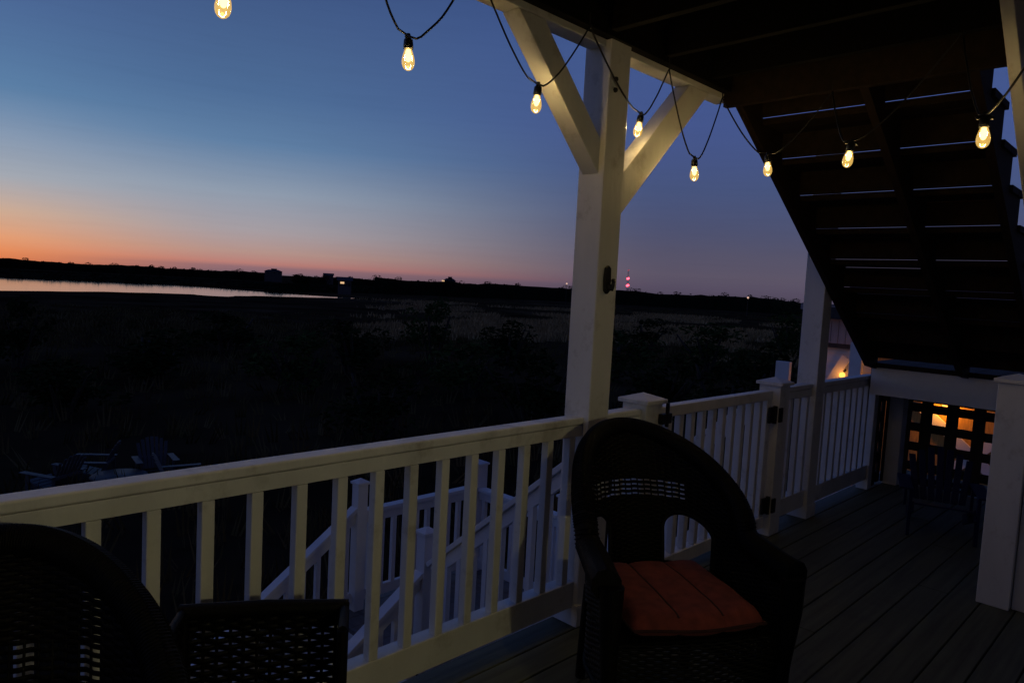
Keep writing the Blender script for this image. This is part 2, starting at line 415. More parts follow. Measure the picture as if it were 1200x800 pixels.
# ------------------------------------------------------------------ far houses, lights and tower
LAMPY = emis('far_warm_lamp', (1, .62, .32, 1), .8)
LAMPW = emis('far_pale_lamp', (1, .62, .48, 1), .75)
REDL = emis('red_beacon', (1, .06, .10, 1), 6.0)
REDF = emis('faint_red_beacon', (1, .1, .14, 1), .8)
DKG = mat('dark_glass', (.02,.02,.025,1), .1)
def far_house(px_dir, d, w_, dep, eave, ridge, label, lit=None, dormer=False, wing=False, skirt=False):
    x, y = px_dir[0]*d, px_dir[1]*d; z0 = -3.35; ang = math.atan2(-px_dir[0], px_dir[1])
    t = thing('house', label, 'house', (x, y, z0), ang)
    h0 = eave-z0-.42 if skirt else 0
    m = MB(); m.box(-w_/2, w_/2, -dep/2, dep/2, h0, eave-z0); wl = m.build('wall', PINKW if skirt else HWALL, t, rel=False)
    if skirt: m = MB(); m.box(-w_/2+.1, w_/2-.1, -dep/2+.1, dep/2-.1, 0, h0-.005); m.build('dark_base', ROOF, t, rel=False)
    rf = MB(); e = eave-z0; rg_ = ridge-z0
    ov = .02 if skirt else .4; rf.prism([(-dep/2-ov, e), (dep/2+ov, e), (0, rg_ if not skirt else e+.1)], 'x', -w_/2-ov, w_/2+ov)
    if not skirt and not wing and dormer: rf = MB(); A, B = w_/2+.4, dep/2+.4; rf.add([(-A,-B,e),(A,-B,e),(A,B,e),(-A,B,e),(-w_*.28,0,rg_),(w_*.28,0,rg_)], [(0,1,5,4),(1,2,5),(2,3,4,5),(3,0,4),(3,2,1,0)])
    if dormer: rf.box(-w_*.13, w_*.2, -dep*.22, dep*.22, rg_-1.0, rg_+.55); rf.box(-w_*.145, w_*.215, -dep*.24, dep*.24, rg_+.5505, rg_+.68)
    if wing: rf.prism([(-dep/2, e-.4), (dep/2, e-.4), (0, rg_-.9)], 'x', w_/2, w_/2+3.5)
    rf.build('roof', ROOF, t, rel=False)
    if not skirt:
        for k in (-.3, .05, .33): pm = MB(); pm.box(w_*k-.4, w_*k+.4, -dep/2-.06, -dep/2-.01, e-1.6, e-.6); pm.build('window', DKG, t, rel=False)
    if lit:
        lm = MB(); lm.box(lit[0]-.55, lit[0]+.55, -dep/2-.12, -dep/2-.065, lit[1]-z0-.28, lit[1]-z0+.28); lm.build('lit_window', LAMPY, t, rel=False)
    return t
far_house((.45,.893), 480, 10.5, 8, 3.3, 4.3, 'distant house with a boxy cupola on its roof above the river', dormer=True)
far_house((.512,.859), 470, 6, 6, 2.6, 3.9, 'distant dark gabled house at the right end of the river woods')
far_house((.5305,.8477), 216, 3.8, 4, .7, 1.75, 'distant low house with one lit yellow window', lit=(-.7, .05))
far_house((.645,.764), 300, 5, 5, 2.6, 3.6, 'distant dormered house with a small pink light at its left', lit=(-2.6, 2.5), dormer=True)
far_house((.9365,.3507), 66, 5.0, 5, 1.35, 1.75, 'flat pale pinkish building top between the woods and the tall plain post', skirt=True)
def lamp_post(dirx, d, ztop, label, m, r=.35):
    x, y = dirx[0]*d, dirx[1]*d
    t = thing('lamp_post', label, 'lamp', (x, y, -3.3))
    p = MB(); p.tube([(0,0,0),(0,0,ztop+3.3)], [.12,.07], 6); p.build('pole', BLKMET, t, rel=False)
    h = MB(); h.ball((0,0,ztop+3.3), r, 6); h.build('lamp_head', m, t, rel=False)
lamp_post((.7605,.649), 250, 3.6, 'distant pale lamp on the woods just left of the bracketed post', LAMPW, .30)
lamp_post((.8945,.447), 215, 2.0, 'distant pale lamp at the right end of the woods', LAMPW, .30)
# radio tower
d = 900; tx, ty = .812*d, .583*d
t = thing('radio_tower', 'distant lattice radio tower with stacked red beacons above the woods', 'tower', (tx, ty, -3.4))
m = MB(); top = 34
for k in range(3):
    a = k*2.094; m.tube([(1.6*math.cos(a),1.6*math.sin(a),0),(.5*math.cos(a),.5*math.sin(a),top)], [.16,.1], 5)
for i in range(22):
    z0, z1 = i*top/22, (i+1)*top/22; r0, r1 = 1.6-1.1*z0/top, 1.6-1.1*z1/top
    for k in range(3):
        a, b_ = k*2.094, (k+1)*2.094; m.tube([(r0*math.cos(a),r0*math.sin(a),z0),(r1*math.cos(b_),r1*math.sin(b_),z1)], .07, 4)
m.build('mast', STEEL, t, rel=False)
for z, mm_, r in ((top*.42, REDL, 1.75), (top*.67, REDL, 1.6), (top*.97, REDF, .8)):
    for sx in (-.9, .9):
        q = MB(); q.ball((sx, 0, z+sx*.3), r*(.8 if mm_ is REDL else .6), 7); q.build('beacon', mm_, t, rel=False)

# ------------------------------------------------------------------ the deck floor
dk = MB(); yb = 2.032
i = 0
while yb > -1.6:
    z = random.uniform(-.0015, .0015); cuts = [-3.2+random.uniform(0,1.5)]
    while cuts[-1] < 7.4: cuts.append(cuts[-1]+random.uniform(2.4, 4.2))
    xs = [-3.5]+[q for q in cuts if -3 < q < 7]+[7.2]
    for a, b_ in zip(xs[:-1], xs[1:]): dk.box(a+.0015, b_-.0015, yb-.138, yb, -.035+z, z)
    yb -= .144
kind(dk.build('deck_floor', DECK, bevel=.004), 'structure')
rim = MB(); rim.box(-3.5, 7.2, 1.95, 2.02, -.30, -.04)
for x in range(-3, 8, 1): rim.box(x, x+.04, -1.6, 1.95, -.25, -.04)
kind(rim.build('deck_framing', DARKW), 'structure')

# ------------------------------------------------------------------ main porch railing, post and gate
YI = 1.918          # inner face of rails
def rail_section(name, label, x0, x1, first, step=.1413, group='white porch railing sections', y=YI, w_=.072, m=WHITE):
    t = thing(name, label, 'railing', ((x0+x1)/2, y+.035, 0), 0, group)
    a = MB(); a.box(x0, x1, y, y+w_, .903, .934); a.build('cap_rail', m, t, .006)
    a = MB(); a.box(x0, x1, y+.004, y+w_-.006, .852, .9005); a.build('top_rail', m, t, .003)
    a = MB(); a.box(x0, x1, y, y+w_-.004, .084, .200); a.build('bottom_rail', m, t, .004)
    x = first
    while x < x1-.02:
        if x-.034 > x0: 
            a = MB(); a.box(x-.036, x, y+.003, y+.039, .2005, .8515); a.build('baluster', m, t, .003)
        x += step
    return t
rail_section('porch_railing', 'long white railing section left of the bracketed post', -1.2, 2.4145, -1.02)
rail_section('porch_railing', 'short white railing piece between bracketed post and capped newel', 2.5565, 2.849, 2.63, .11)
rail_section('porch_railing', 'white railing piece between hinged gate post and tall plain post', 4.4515, 4.8785, 4.585, .13)
rail_section('porch_railing', 'white railing section between tall plain post and the dark lattice', 5.0215, 6.10, 5.14, .125)
# end post of the last section
t = thing('newel_post', 'slim white rail end post beside the dark lattice corner', 'post', (6.15, 1.95, 0), 0)
a = MB(); a.box(6.101, 6.185, 1.90, 1.99, 0, .93); a.build('shaft', WHITE, t, .004)

# main post with two knee braces
t = thing('bracketed_post', 'thick white porch post with two knee braces up to the beam', 'post', (2.485, 1.962, 0))
a = MB(); a.box(2.415, 2.555, 1.8925, 2.0315, .002, 2.5475); a.build('shaft', WHITE, t, .005)
a = MB(); a.box(2.409, 2.561, 1.886, 1.8915, .002, .10); a.box(2.409, 2.4145, 1.892, 2.03, .002, .10); a.build('base_trim', WHITE, t, .002)
def brace(x0, zlow, thick, sx, run):
    zt = 2.4985
    lo, hi = zlow, zlow+thick
    # four corners in x,z: meets post at lo..hi, meets beam underside at zt
    sl = 1.0
    poly = [(x0, lo), (x0, hi), (x0+sx*(zt-hi)/sl, zt), (x0+sx*(zt-lo)/sl, zt)]
    m_ = MB(); m_.prism(poly, 'y', 1.921, 2.008); return m_
brace(2.4145, 1.975, .145, -1, 0).build('knee_brace', WHITE, t, .004)
brace(2.5555, 1.79, .185, 1, 0).build('knee_brace', WHITE, t, .004)
for z in (2.37, 2.325):
    a = MB(); a.add(*[[(2.452+.011*math.cos(k*math.pi/3), 1.8905, z+.011*math.sin(k*math.pi/3)) for k in range(6)]+[(2.452+.009*math.cos(k*math.pi/3), 1.881, z+.009*math.sin(k*math.pi/3)) for k in range(6)],
      [(5,4,3,2,1,0),(6,7,8,9,10,11)]+[(k,(k+1)%6,(k+1)%6+6,k+6) for k in range(6)]])
    a.build('bolt', BLKMET, t)
# coat hook
t = thing('wall_hook', 'black iron coat hook on the inner face of the bracketed post', 'hook', (2.474, 1.89, 1.53))
a = MB(); prof = [(-.018,-.048),(-.021,.0),(-.017,.05),(0,.062),(.017,.05),(.021,0),(.018,-.048),(0,-.062)]
a.prism([(2.474+u, 1.532+w_) for u, w_ in prof], 'y', 1.878, 1.8915); a.build('back_plate', BLKMET, t, .003)
a = MB(); a.tube([(2.476,1.878,1.510),(2.478,1.871,1.494),(2.481,1.864,1.492),(2.484,1.861,1.506),(2.486,1.860,1.526)], [.011,.012,.011,.009,.007], 8); a.ball((2.486,1.860,1.529), .010, 6); a.build('prong', BLKMET, t)

def newel(x0, x1, y0, y1, label, top=.955, cap=True, z0=.002, name='newel_post', m=WHITE, group='capped white newel posts', ov=.018):
    t = thing(name, label, 'post', ((x0+x1)/2, (y0+y1)/2, z0), 0, group)
    a = MB(); a.box(x0, x1, y0, y1, z0, top); a.build('shaft', m, t, .004)
    if cap:
        c = MB(); c.box(x0-ov, x1+ov, y0-ov, y1+ov, top+.0005, top+.020)
        zt = top+.0205; cx, cy = (x0+x1)/2, (y0+y1)/2; e = ov-.004
        c.add([(x0-e,y0-e,zt),(x1+e,y0-e,zt),(x1+e,y1+e,zt),(x0-e,y1+e,zt),(cx,cy,zt+.028)], [(0,1,4),(1,2,4),(2,3,4),(3,0,4),(3,2,1,0)])
        c.build('post_cap', m, t, .003)
    return t
newel(2.850, 2.990, 1.892, 2.030, 'capped white newel at the latch side of the gate, behind the wicker chair')
newel(4.310, 4.450, 1.892, 2.030, 'capped white newel carrying the black gate hinges')
t = thing('tall_post', 'tall plain white post rising into the dark stair underside', 'post', (4.95, 1.962, 0))
a = MB(); a.box(4.880, 5.020, 1.896, 2.034, .002, 2.5); a.build('shaft', WHITE, t, .004)
a = MB(); a.box(4.874, 5.026, 1.890, 1.8955, .002, .09); a.box(4.874, 4.8795, 1.8955, 2.03, .002, .09); a.build('base_trim', WHITE, t, .002)

# gate
t = thing('porch_gate', 'white baluster gate closed between two capped newels', 'gate', (3.65, 1.96, 0))
gx0, gx1, gy = 3.008, 4.292, 1.928
a = MB(); a.box(gx0, gx1, gy, gy+.06, .868, .925); a.build('top_rail', WHITE, t, .005)
a = MB(); a.box(gx0, gx1, gy, gy+.06, .052, .125); a.build('bottom_rail', WHITE, t, .004)
for xx in (gx0, gx1-.055):
    a = MB(); a.box(xx, xx+.055, gy+.006, gy+.054, .1255, .8675); a.build('stile', WHITE, t, .003)
x = gx0+.155
while x < gx1-.08:
    a = MB(); a.box(x-.036, x, gy+.010, gy+.046, .1255, .8675); a.build('baluster', WHITE, t, .003); x += .1135
for z in (.775, .20):
    a = MB(); a.box(4.235, 4.30, gy-.016, gy-.001, z-.05, z+.05); a.tube([(4.3,gy-.016,z-.055),(4.3,gy-.016,z+.055)], .014, 8); a.box(4.302, 4.345, 1.878, 1.891, z-.045, z+.045)
    a.build('hinge', BLKMET, t, .003)
a = MB(); a.box(2.955, 3.04, 1.865, 1.8905, .855, .905); a.box(2.99, 3.006, 1.86, 1.875, .84, .96); a.build('latch', BLKMET, t, .003)

# right-hand newel column by the stair
newel(4.250, 4.392, .618, .760, 'stout white capped newel at the right edge of the photo', top=1.135, group=None)

# ------------------------------------------------------------------ overhead deck
t = thing('upper_deck', 'dark timber deck overhead with white edge beam along the railing', 'upper deck', (0, 0, 2.6))
a = MB(); a.box(-3.5, 2.4145, 1.921, 2.008, 2.5, 2.74); a.box(2.4145, 2.556, 1.921, 2.008, 2.548, 2.74); a.box(2.556, 3.48, 1.921, 2.008, 2.5, 2.74); a.build('edge_beam', WHITE, t, .004)
a = MB(); a.box(-3.5, 3.48, 2.0085, 2.05, 2.585, 2.86); a.build('fascia_board', WHITE, t, .004)
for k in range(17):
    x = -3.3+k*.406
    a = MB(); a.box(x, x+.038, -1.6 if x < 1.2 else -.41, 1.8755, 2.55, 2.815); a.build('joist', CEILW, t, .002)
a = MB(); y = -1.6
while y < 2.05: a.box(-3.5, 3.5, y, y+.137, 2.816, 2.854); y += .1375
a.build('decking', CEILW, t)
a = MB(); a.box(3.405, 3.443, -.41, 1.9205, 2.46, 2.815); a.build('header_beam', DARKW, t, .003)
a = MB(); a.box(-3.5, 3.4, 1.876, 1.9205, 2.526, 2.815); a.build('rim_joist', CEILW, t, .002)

# ------------------------------------------------------------------ inner stair seen from below
t = thing('inner_stair', 'dark timber stair rising overhead, seen from below with light gaps', 'stair', (4.7, 1.3, 1.05))
RISE, RUN, X0, Z0 = .1715, .2745, 5.93, 1.05
NST = 9
def stringer(y0, y1, m_):
    poly = []
    low = lambda x: 2.47-.637*(x-3.478)
    poly.append((5.745, low(5.745)))
    poly.append((X0-.02, 1.0))
    x, z = X0-.02, Z0
    for k in range(NST):
        poly.append((x, z)); z += RISE; poly.append((x, z)); x -= RUN
    poly.append((3.444, z)); poly.append((3.444, low(3.444)))
    q = MB(); q.prism(poly, 'y', y0, y1); return q.build('stringer', m_, t)
stringer(1.850, 1.888, DARKW); stringer(1.235, 1.273, DARKW); stringer(.800, .838, DARKW)
for k in range(NST):
    z = Z0+RISE*(k+1); xn = X0-.02-RUN*k+.022
    a = MB(); a.box(xn-.140, xn, .787, 1.895, z+.0005, z+.036); a.box(xn-.292, xn-.143, .787, 1.895, z+.0005, z+.036); a.build('tread', DARKW, t, .003)
    a = MB(); g1, g2 = random.choice((.0008,.0020,.0030)), random.choice((.0006,.0018,.0028)); a.box(xn-.040, xn-.0225, .839, 1.234, z-RISE+.037, z-g1); a.prism([(xn-.040,z-RISE+.037),(xn-.0225,z-RISE+.037),(xn-.0225,z-g2),(xn-.040,z-g2)], 'y', 1.274, 1.8495); a.build('riser', DARKW, t)
# stair handrail board to the right
t = thing('stair_handrail', 'broad white sloping handrail board at the top right corner', 'handrail', (3.6, .62, 1.9))
a = MB(); a.prism([(2.68,2.546),(4.29,1.258),(4.29,1.588),(3.0925,2.546)], 'y', .56, .60); a.build('rail_board', WHITE, t, .004)
a = MB(); a.box(4.2905, 4.37, .525, .614, .002, 1.60); a.build('rail_post', WHITE, t, .004)

# ------------------------------------------------------------------ landing: white rim beam, posts, lattice
t = thing('stair_landing', 'raised stair landing with a pale rim beam above the dark lattice', 'landing', (6.2, 1.2, 1.0))
a = MB(); a.box(5.90, 5.938, -.5, 1.885, .80, 1.012); a.build('rim_beam', WHITEG, t, .003)
a = MB(); a.box(5.9385, 6.7, -.5, 1.90, .85, 1.01); a.build('framing', DARKW, t)
a = MB(); y = -.5
while y < 1.85: a.box(5.88, 6.75, y, y+.137, 1.0125, 1.048); y += .142
a.build('decking', DARKW, t, .003)
a = MB(); a.box(6.455, 6.585, 1.79, 1.905, .002, .849); a.build('post', WHITEG, t, .004)
def lattice(label, axis, pos, u0, u1, z0, z1, du, dz, wu, wz, ou=0, oz=0):
    t = thing('lattice_panel', label, 'lattice', (pos if axis == 'x' else (u0+u1)/2, (u0+u1)/2 if axis == 'x' else pos, z0), 0, 'dark lattice panels under the landing')
    a = MB(); b_ = MB()
    def bx(m_, ua, ub, za, zb, off, th):
        if axis == 'x': m_.box(pos+off, pos+off+th, ua, ub, za, zb)
        else: m_.box(ua, ub, pos+off, pos+off+th, za, zb)
    u = u0+ou
    while u < u1: bx(a, max(u, u0), min(u+wu, u1), z0, z1, 0, .012); u += du
    z = z0+oz
    while z < z1: bx(a, u0, u1, max(z, z0-.01), min(z+wz, z1), .0125, .012); z += dz
    a.build('slats', LATT, t)
    for (ua, ub, za, zb) in ((u0-.03,u0+.02,z0,z1),(u1-.02,u1+.03,z0,z1),(u0+.0205,u1-.0205,z1-.135,z1)): bx(b_, ua, ub, za, zb, -.02, .018)
    b_.build('frame', LATT, t)
# holes about .10 wide every .185, .095 high every .165
lattice('dark square lattice glowing orange behind the blue chair', 'x', 6.62, -.5, 1.785, .02, .845, .187, .165, .085, .072, -.13, -.06)
lattice('narrow dark lattice side panel beside the rail end post', 'y', 1.915, 6.22, 6.45, .02, .845, .13, .17, .07, .085)

# ------------------------------------------------------------------ outside stair beyond the gate
ZL = -1.15
t = thing('outer_stair', 'white painted outdoor stair going down from the gate to a landing', 'stair', (3.6, 2.8, -.6))
n = 6; rise = -ZL/n; run = (3.56-2.06)/(n-1)
for k in range(n-1):
    z = -rise*(k+1); y0 = 2.06+run*k
    a = MB(); a.box(3.06, 4.30, y0, y0+run*.49, z-.036, z); a.box(3.06, 4.30, y0+run*.51, y0+run+.02, z-.036, z); a.build('tread', TREAD, t, .003)
    a = MB(); a.box(3.06, 4.30, y0-.018, y0-.001, z+.0005, z+rise-.037); a.build('riser', WHITEG, t)
for x in (3.022, 4.301):
    a = MB(); a.prism([(2.045,-.04),(3.60,ZL+.14-.04),(3.60,ZL-.16),(2.045,-.36)], 'x', x, x+.037); a.build('stringer', WHITEG, t, .003)
# landing
a = MB(); y = 3.60
while y < 4.78: a.box(2.93, 4.48, y, y+.137, ZL-.036, ZL); y += .142
a.build('landing_floor', TREAD, t, .003)
a = MB(); a.box(2.93, 4.48, 3.60, 3.637, ZL-.25, ZL-.0365); a.box(2.93, 4.48, 4.75, 4.787, ZL-.25, ZL-.0365); a.box(2.93, 2.967, 3.6375, 4.7495, ZL-.25, ZL-.0365); a.box(4.443, 4.48, 3.6375, 4.7495, ZL-.25, ZL-.0365); a.build('landing_rim', WHITEG, t, .003)
for (x, y) in ((2.97,3.64),(4.33,3.64),(2.97,4.64),(4.33,4.64)):
    a = MB(); a.box(x, x+.1, y, y+.1, -2.95, ZL-.04); a.build('leg', WHITEG, t, .003)
# lower flight
nl = 8; run2 = .275; rise2 = (2.9+ZL)/nl
for k in range(nl-1):
    z = ZL-rise2*(k+1); x1 = 2.925-run2*k
    a = MB(); a.box(x1-run2-.02, x1, 3.71, 4.64, z-.036, z); a.build('tread', TREAD, t, .003)
for y in (3.668, 4.641):
    a = MB(); xe = 2.925-run2*(nl-.5)
    a.prism([(2.925,ZL-.02),(xe,-2.9+.12),(xe,-2.93),(xe+.3,-2.93),(2.925,ZL-.34)], 'y', y, y+.037); a.build('stringer', WHITEG, t, .003)

def sloped_rail(name, label, p, q, off, nb, group='white railings of the outdoor stair', hb=.72, m=WHITEG, cap_w=.085):
    # p,q = ends of the handrail top; balusters hang plumb below it
    p, q = Vector(p), Vector(q); d = (q-p); dh = Vector((d.x, d.y, 0)).normalized(); side = Vector((-dh.y, dh.x, 0)); dn_ = d.normalized(); upv = side.cross(dn_); 
    if upv.z < 0: upv = -upv
    t = thing(name, label, 'railing', tuple((p+q)/2-Vector((0,0,.9))), 0, group)
    a = MB(); a.beam(p-upv*.016, q-upv*.016, side, upv, cap_w, .032); a.build('cap_rail', m, t, .004)
    a = MB(); a.beam(p-upv*.070, q-upv*.070, side, upv, .038, .075); a.build('top_rail', m, t, .003)
    bz = hb
    a = MB(); a.beam(p-Vector((0,0,bz)), q-Vector((0,0,bz)), side, upv, .038, .085); a.build('bottom_rail', m, t, .003)
    sl = d.z/math.hypot(d.x, d.y)
    for i in range(nb):
        c = p+d*((i+.5)/nb)
        s = .018; a = MB(); vs = []
        for sgn, base in ((0, -bz+.04), (1, -.105)):
            for (ua, ub) in ((-s,-s),(s,-s),(s,s),(-s,s)):
                vs.append(c+dh*ua+side*ub+Vector((0,0,base+sl*ua)))
        a.add(vs, [(3,2,1,0),(4,5,6,7),(0,1,5,4),(1,2,6,5),(2,3,7,6),(3,0,4,7)]); a.build('baluster', m, t)
    return t
XL = 2.98
sl1 = (-.265-.508)/(3.464-2.517)
zr = lambda y: .508+sl1*(y-2.517)
OG = 'capped newels of the outdoor stair'
sloped_rail('stair_railing', 'sloping white stair railing going down from the gate, seen through the balusters', (XL,2.04,zr(2.04)), (XL,3.595,zr(3.595)), 0, 13)
newel(XL-.045, XL+.045, 3.60, 3.69, 'nearest capped newel of the outdoor stair, at the landing corner', top=-.195, z0=ZL, m=WHITEG, group=OG, ov=.014)
newel(3.10, 3.19, 4.65, 4.74, 'capped landing newel where the lower stair starts, far side', top=-.13, z0=ZL, m=WHITEG, group=OG, ov=.012)
newel(4.37, 4.50, 4.66, 4.79, 'stout capped newel at the far corner of the stair landing', top=-.16, z0=ZL, m=WHITEG, group=OG, ov=.012)
newel(4.37, 4.46, 3.60, 3.69, 'landing newel on the far side of the outdoor stair', top=-.2, z0=ZL, m=WHITEG, group=OG, ov=.012)
sloped_rail('stair_railing', 'level white railing along the outer edge of the stair landing', (4.368,4.70,-.345), (3.192,4.70,-.345), 0, 10, hb=.70)
sloped_rail('stair_railing', 'short level railing on the far end of the stair landing', (4.42,4.655,-.36), (4.42,3.70,-.36), 0, 8, hb=.70)
sloped_rail('stair_railing', 'sloping white railing on the far side of the outdoor stair', (4.42,2.04,zr(2.04)), (4.42,3.595,zr(3.595)), 0, 13)
sl2 = .665
sloped_rail('stair_railing', 'near handrail of the lower flight descending to the left', (2.934,3.65,-.445), (1.0,3.65,-.445-sl2*1.934), 0, 16)
sloped_rail('stair_railing', 'far handrail of the lower flight descending to the left', (3.098,4.70,-.31), (1.0,4.70,-.31-.69*2.098), 0, 17)

# ------------------------------------------------------------------ wicker armchairs
def U(s):
    # plan curve of the shell, s in -1..1 (right arm front .. back .. left arm front): x, y, phi
    A = .30; rad = .315; arc = math.pi*rad; tot = arc+2*A
    l = s*tot/2
    if abs(l) <= arc/2:
        ph = l/rad; return rad*math.sin(ph), rad*math.cos(ph), ph
    e = abs(l)-arc/2; sg = 1 if l > 0 else -1
    return sg*(rad+.035*(e/A)**1.5), -e, sg*(math.pi/2+e/A*.5)
def htop(s):
    x, y, ph = U(s)
    if abs(ph) <= math.pi/2:
        c_ = max(0, math.cos(ph)); return .655+.335*c_**.62
    e = -y/.30
    return .655-.035*math.sin(e*math.pi/2)
def shell(s, z):
    x, y, ph = U(s); k = max(0, (z-.42))/.55
    c_ = max(0, math.cos(ph)) if abs(ph) < 1.5708 else 0
    nx, ny = (math.sin(ph), math.cos(ph)) if abs(ph) <= math.pi/2 else (math.copysign(1, ph), 0)
    flare = .035*k*(1-c_)
    return Vector((x+nx*flare, y+ny*flare+.17*k*k*c_+.03*k*c_, z)), Vector((nx, ny, 0))
def in_open(s, z):
    x, y, ph = U(s)
    if abs(ph) > math.radians(74) or y < 0: return False
    ax = abs(x)
    if not (.125 < ax < .285) or z < .47: return False
    u = (ax-.205)/.08
    return z < .60+.075*math.sqrt(max(0, 1-u*u))
def make_wicker(label):
    t = thing('wicker_armchair', label, 'chair', group='dark wicker armchairs on the porch')
    body = MB(); NS = 130
    z = .40; row = 0
    stake = .030
    tot = math.pi*.315+.6
    while z < 1.0:
        run = []
        skiprow = (.725 < z < .79)
        for i in range(NS+1):
            s = -1+2*i/NS
            ok = z < htop(s)-.008 and not in_open(s, z)
            if ok and skiprow and abs(U(s)[0]) < .205 and U(s)[1] > 0 and row % 2 != 0: ok = False
            if ok: run.append(s)
            if (not ok or i == NS) and run:
                if len(run) > 1:
                    vs = []; 
                    for q in run:
                        p, nn = shell(q, z); ph = q*tot/2/stake*math.pi
                        p = p+nn*(.0045*math.sin(ph+row*math.pi))
                        hw, th = .0066, .0030
                        vs += [p+nn*th+Vector((0,0,-hw*.6)), p+nn*th+Vector((0,0,hw*.6)), p+Vector((0,0,hw)), p-nn*th+Vector((0,0,hw*.6)), p-nn*th+Vector((0,0,-hw*.6)), p-Vector((0,0,hw))]
                    m_ = len(run); body.add(vs, [(a*6+b_, a*6+(b_+1) % 6, (a+1)*6+(b_+1) % 6, (a+1)*6+b_) for a in range(m_-1) for b_ in range(6)], True)
                run = []
        z += .0090; row += 1
    k = int(tot/2/stake)
    for i in range(-k, k+1):
        s = i*stake/(tot/2); pts = []
        zz = .40
        while zz < htop(s)-.005:
            if in_open(s, zz):
                if len(pts) > 1: body.tube(pts, .0035, 5)
                pts = []
            else: pts.append(shell(s, zz)[0])
            zz += .02
        if len(pts) > 1: body.tube(pts, .0035, 5)
    body.build('woven_shell', WICK, t, rel=False)
    roll = MB(); pts = []; rr = []
    for i in range(81):
        s = -1+2*i/80; p, nn = shell(s, htop(s)); pts.append(p+nn*.018+Vector((0,0,.002))); x, y, ph = U(s)
        rr.append(.040 if abs(ph) < 1.2 else .040+.012*min(1, (abs(ph)-1.2)/.6))
    # braided surface of the roll
    path = pts; m_ = MB()
    for j in range(len(path)-1):
        for h in range(4):
            u0, u1 = h/4, (h+1)/4
            a_, b_ = path[j].lerp(path[j+1], u0), path[j].lerp(path[j+1], u1)
    roll.tube(pts, rr, 12)
    for j in range(0, 320):
        f = j/320*80; i0 = min(79, int(f)); p = pts[i0].lerp(pts[i0+1], f-i0); tdir = (pts[i0+1]-pts[i0]).normalized(); r_ = rr[i0]+.0015
        a_ = Vector((0,0,1)); a_ = (a_-tdir*a_.dot(tdir)).normalized(); b2 = tdir.cross(a_)
        ring = [p+tdir*(.006*q/10)+(a_*math.cos(2*math.pi*q/10)+b2*math.sin(2*math.pi*q/10))*r_ for q in range(11)]
        roll.tube(ring, .0028, 4, False)
    roll.build('rolled_edge', WICK, t, rel=False)
    for sg in (-1, 1):
        fr = MB(); pts = []
        for i in range(25):
            th = math.pi*i/24; ax = .205-.08*math.cos(th); z = .60+.075*math.sin(th)
            ph = math.asin(ax/.315)*sg; s = ph*.315/(tot/2); pts.append(shell(s, z)[0])
        lo = []
        for ax, rev in ((.125, 0), (.285, 1)):
            s = math.asin(ax/.315)*sg*.315/(tot/2); lo.append([shell(s, zz)[0] for zz in (.45,.5,.55)])
        fr.tube(lo[0]+pts+lo[1][::-1], .011, 8); fr.build('opening_trim', WICK, t, rel=False)
        # front arm post and leg
        lg = MB(); p = shell(sg, .62)[0]; lg.tube([p+Vector((0,-.005,.0)), Vector((p.x,p.y-.01,.50)), Vector((p.x-.012*sg,p.y,.30)), Vector((p.x-.02*sg,p.y,.003))], [.046,.040,.030,.024], 10); lg.build('leg', WICK, t, rel=False)
        lg = MB(); lg.tube([(.24*sg,.22,.40),(.245*sg,.235,.2),(.25*sg,.25,.003)], [.028,.026,.022], 10); lg.build('leg', WICK, t, rel=False)
    # woven skirt all round below the seat
    sk = MB(); fx = U(1)[0]-.01
    loop = [Vector((U(-1+2*i/60)[0]*.97, U(-1+2*i/60)[1]*.97, 0)) for i in range(61)]
    loop += [Vector((fx*.97-(2*fx*.97)*i/30, -.29-.03*math.sin(math.pi*i/30), 0)) for i in range(1, 30)]
    loop.append(loop[0]); Ln = [0]
    for a_, b_ in zip(loop[:-1], loop[1:]): Ln.append(Ln[-1]+(b_-a_).length)
    z = .165; row = 0
    fine = []
    for a_, b_ in zip(loop[:-1], loop[1:]): fine += [a_, a_.lerp(b_, .5)]
    fine.append(loop[0]); acc = 0
    nrm = []
    for i in range(len(fine)):
        d_ = (fine[(i+1) % (len(fine)-1)]-fine[i-1]).normalized(); nrm.append(Vector((d_.y, -d_.x, 0)))
    while z < .405:
        vs = []; acc = 0
        for i, p in enumerate(fine):
            if i: acc += (p-fine[i-1]).length
            nn = nrm[i]; q = p+nn*(.0045*math.sin(acc/stake*math.pi+row*math.pi))+Vector((0,0,z-(.0 if p.y > -.28 else .03*math.sin(math.pi*(p.x+fx)/(2*fx))*(1-(z-.165)/.24))))
            hw, th = .0055, .003
            vs += [q+nn*th+Vector((0,0,-hw*.6)), q+nn*th+Vector((0,0,hw*.6)), q+Vector((0,0,hw)), q-nn*th+Vector((0,0,hw*.6)), q-nn*th+Vector((0,0,-hw*.6)), q-Vector((0,0,hw))]
        m2 = len(fine); sk.add(vs, [(a*6+b_, a*6+(b_+1) % 6, (a+1)*6+(b_+1) % 6, (a+1)*6+b_) for a in range(m2-1) for b_ in range(6)], True)
        z += .0108; row += 1
    sk.tube([p+Vector((0,0,.155)) for p in loop], .012, 6, False)
    sk.build('woven_skirt', WICK, t, rel=False)
    st = MB(); st.prism([(U(-1+2*i/40)[0]*.95, U(-1+2*i/40)[1]*.95) for i in range(41)], 'z', .385, .405); st.build('seat_base', WICK, t, rel=False)
    # cushion with three padded channels
    cu = MB(); W, D = .535, .54; nx, ny = 48, 30
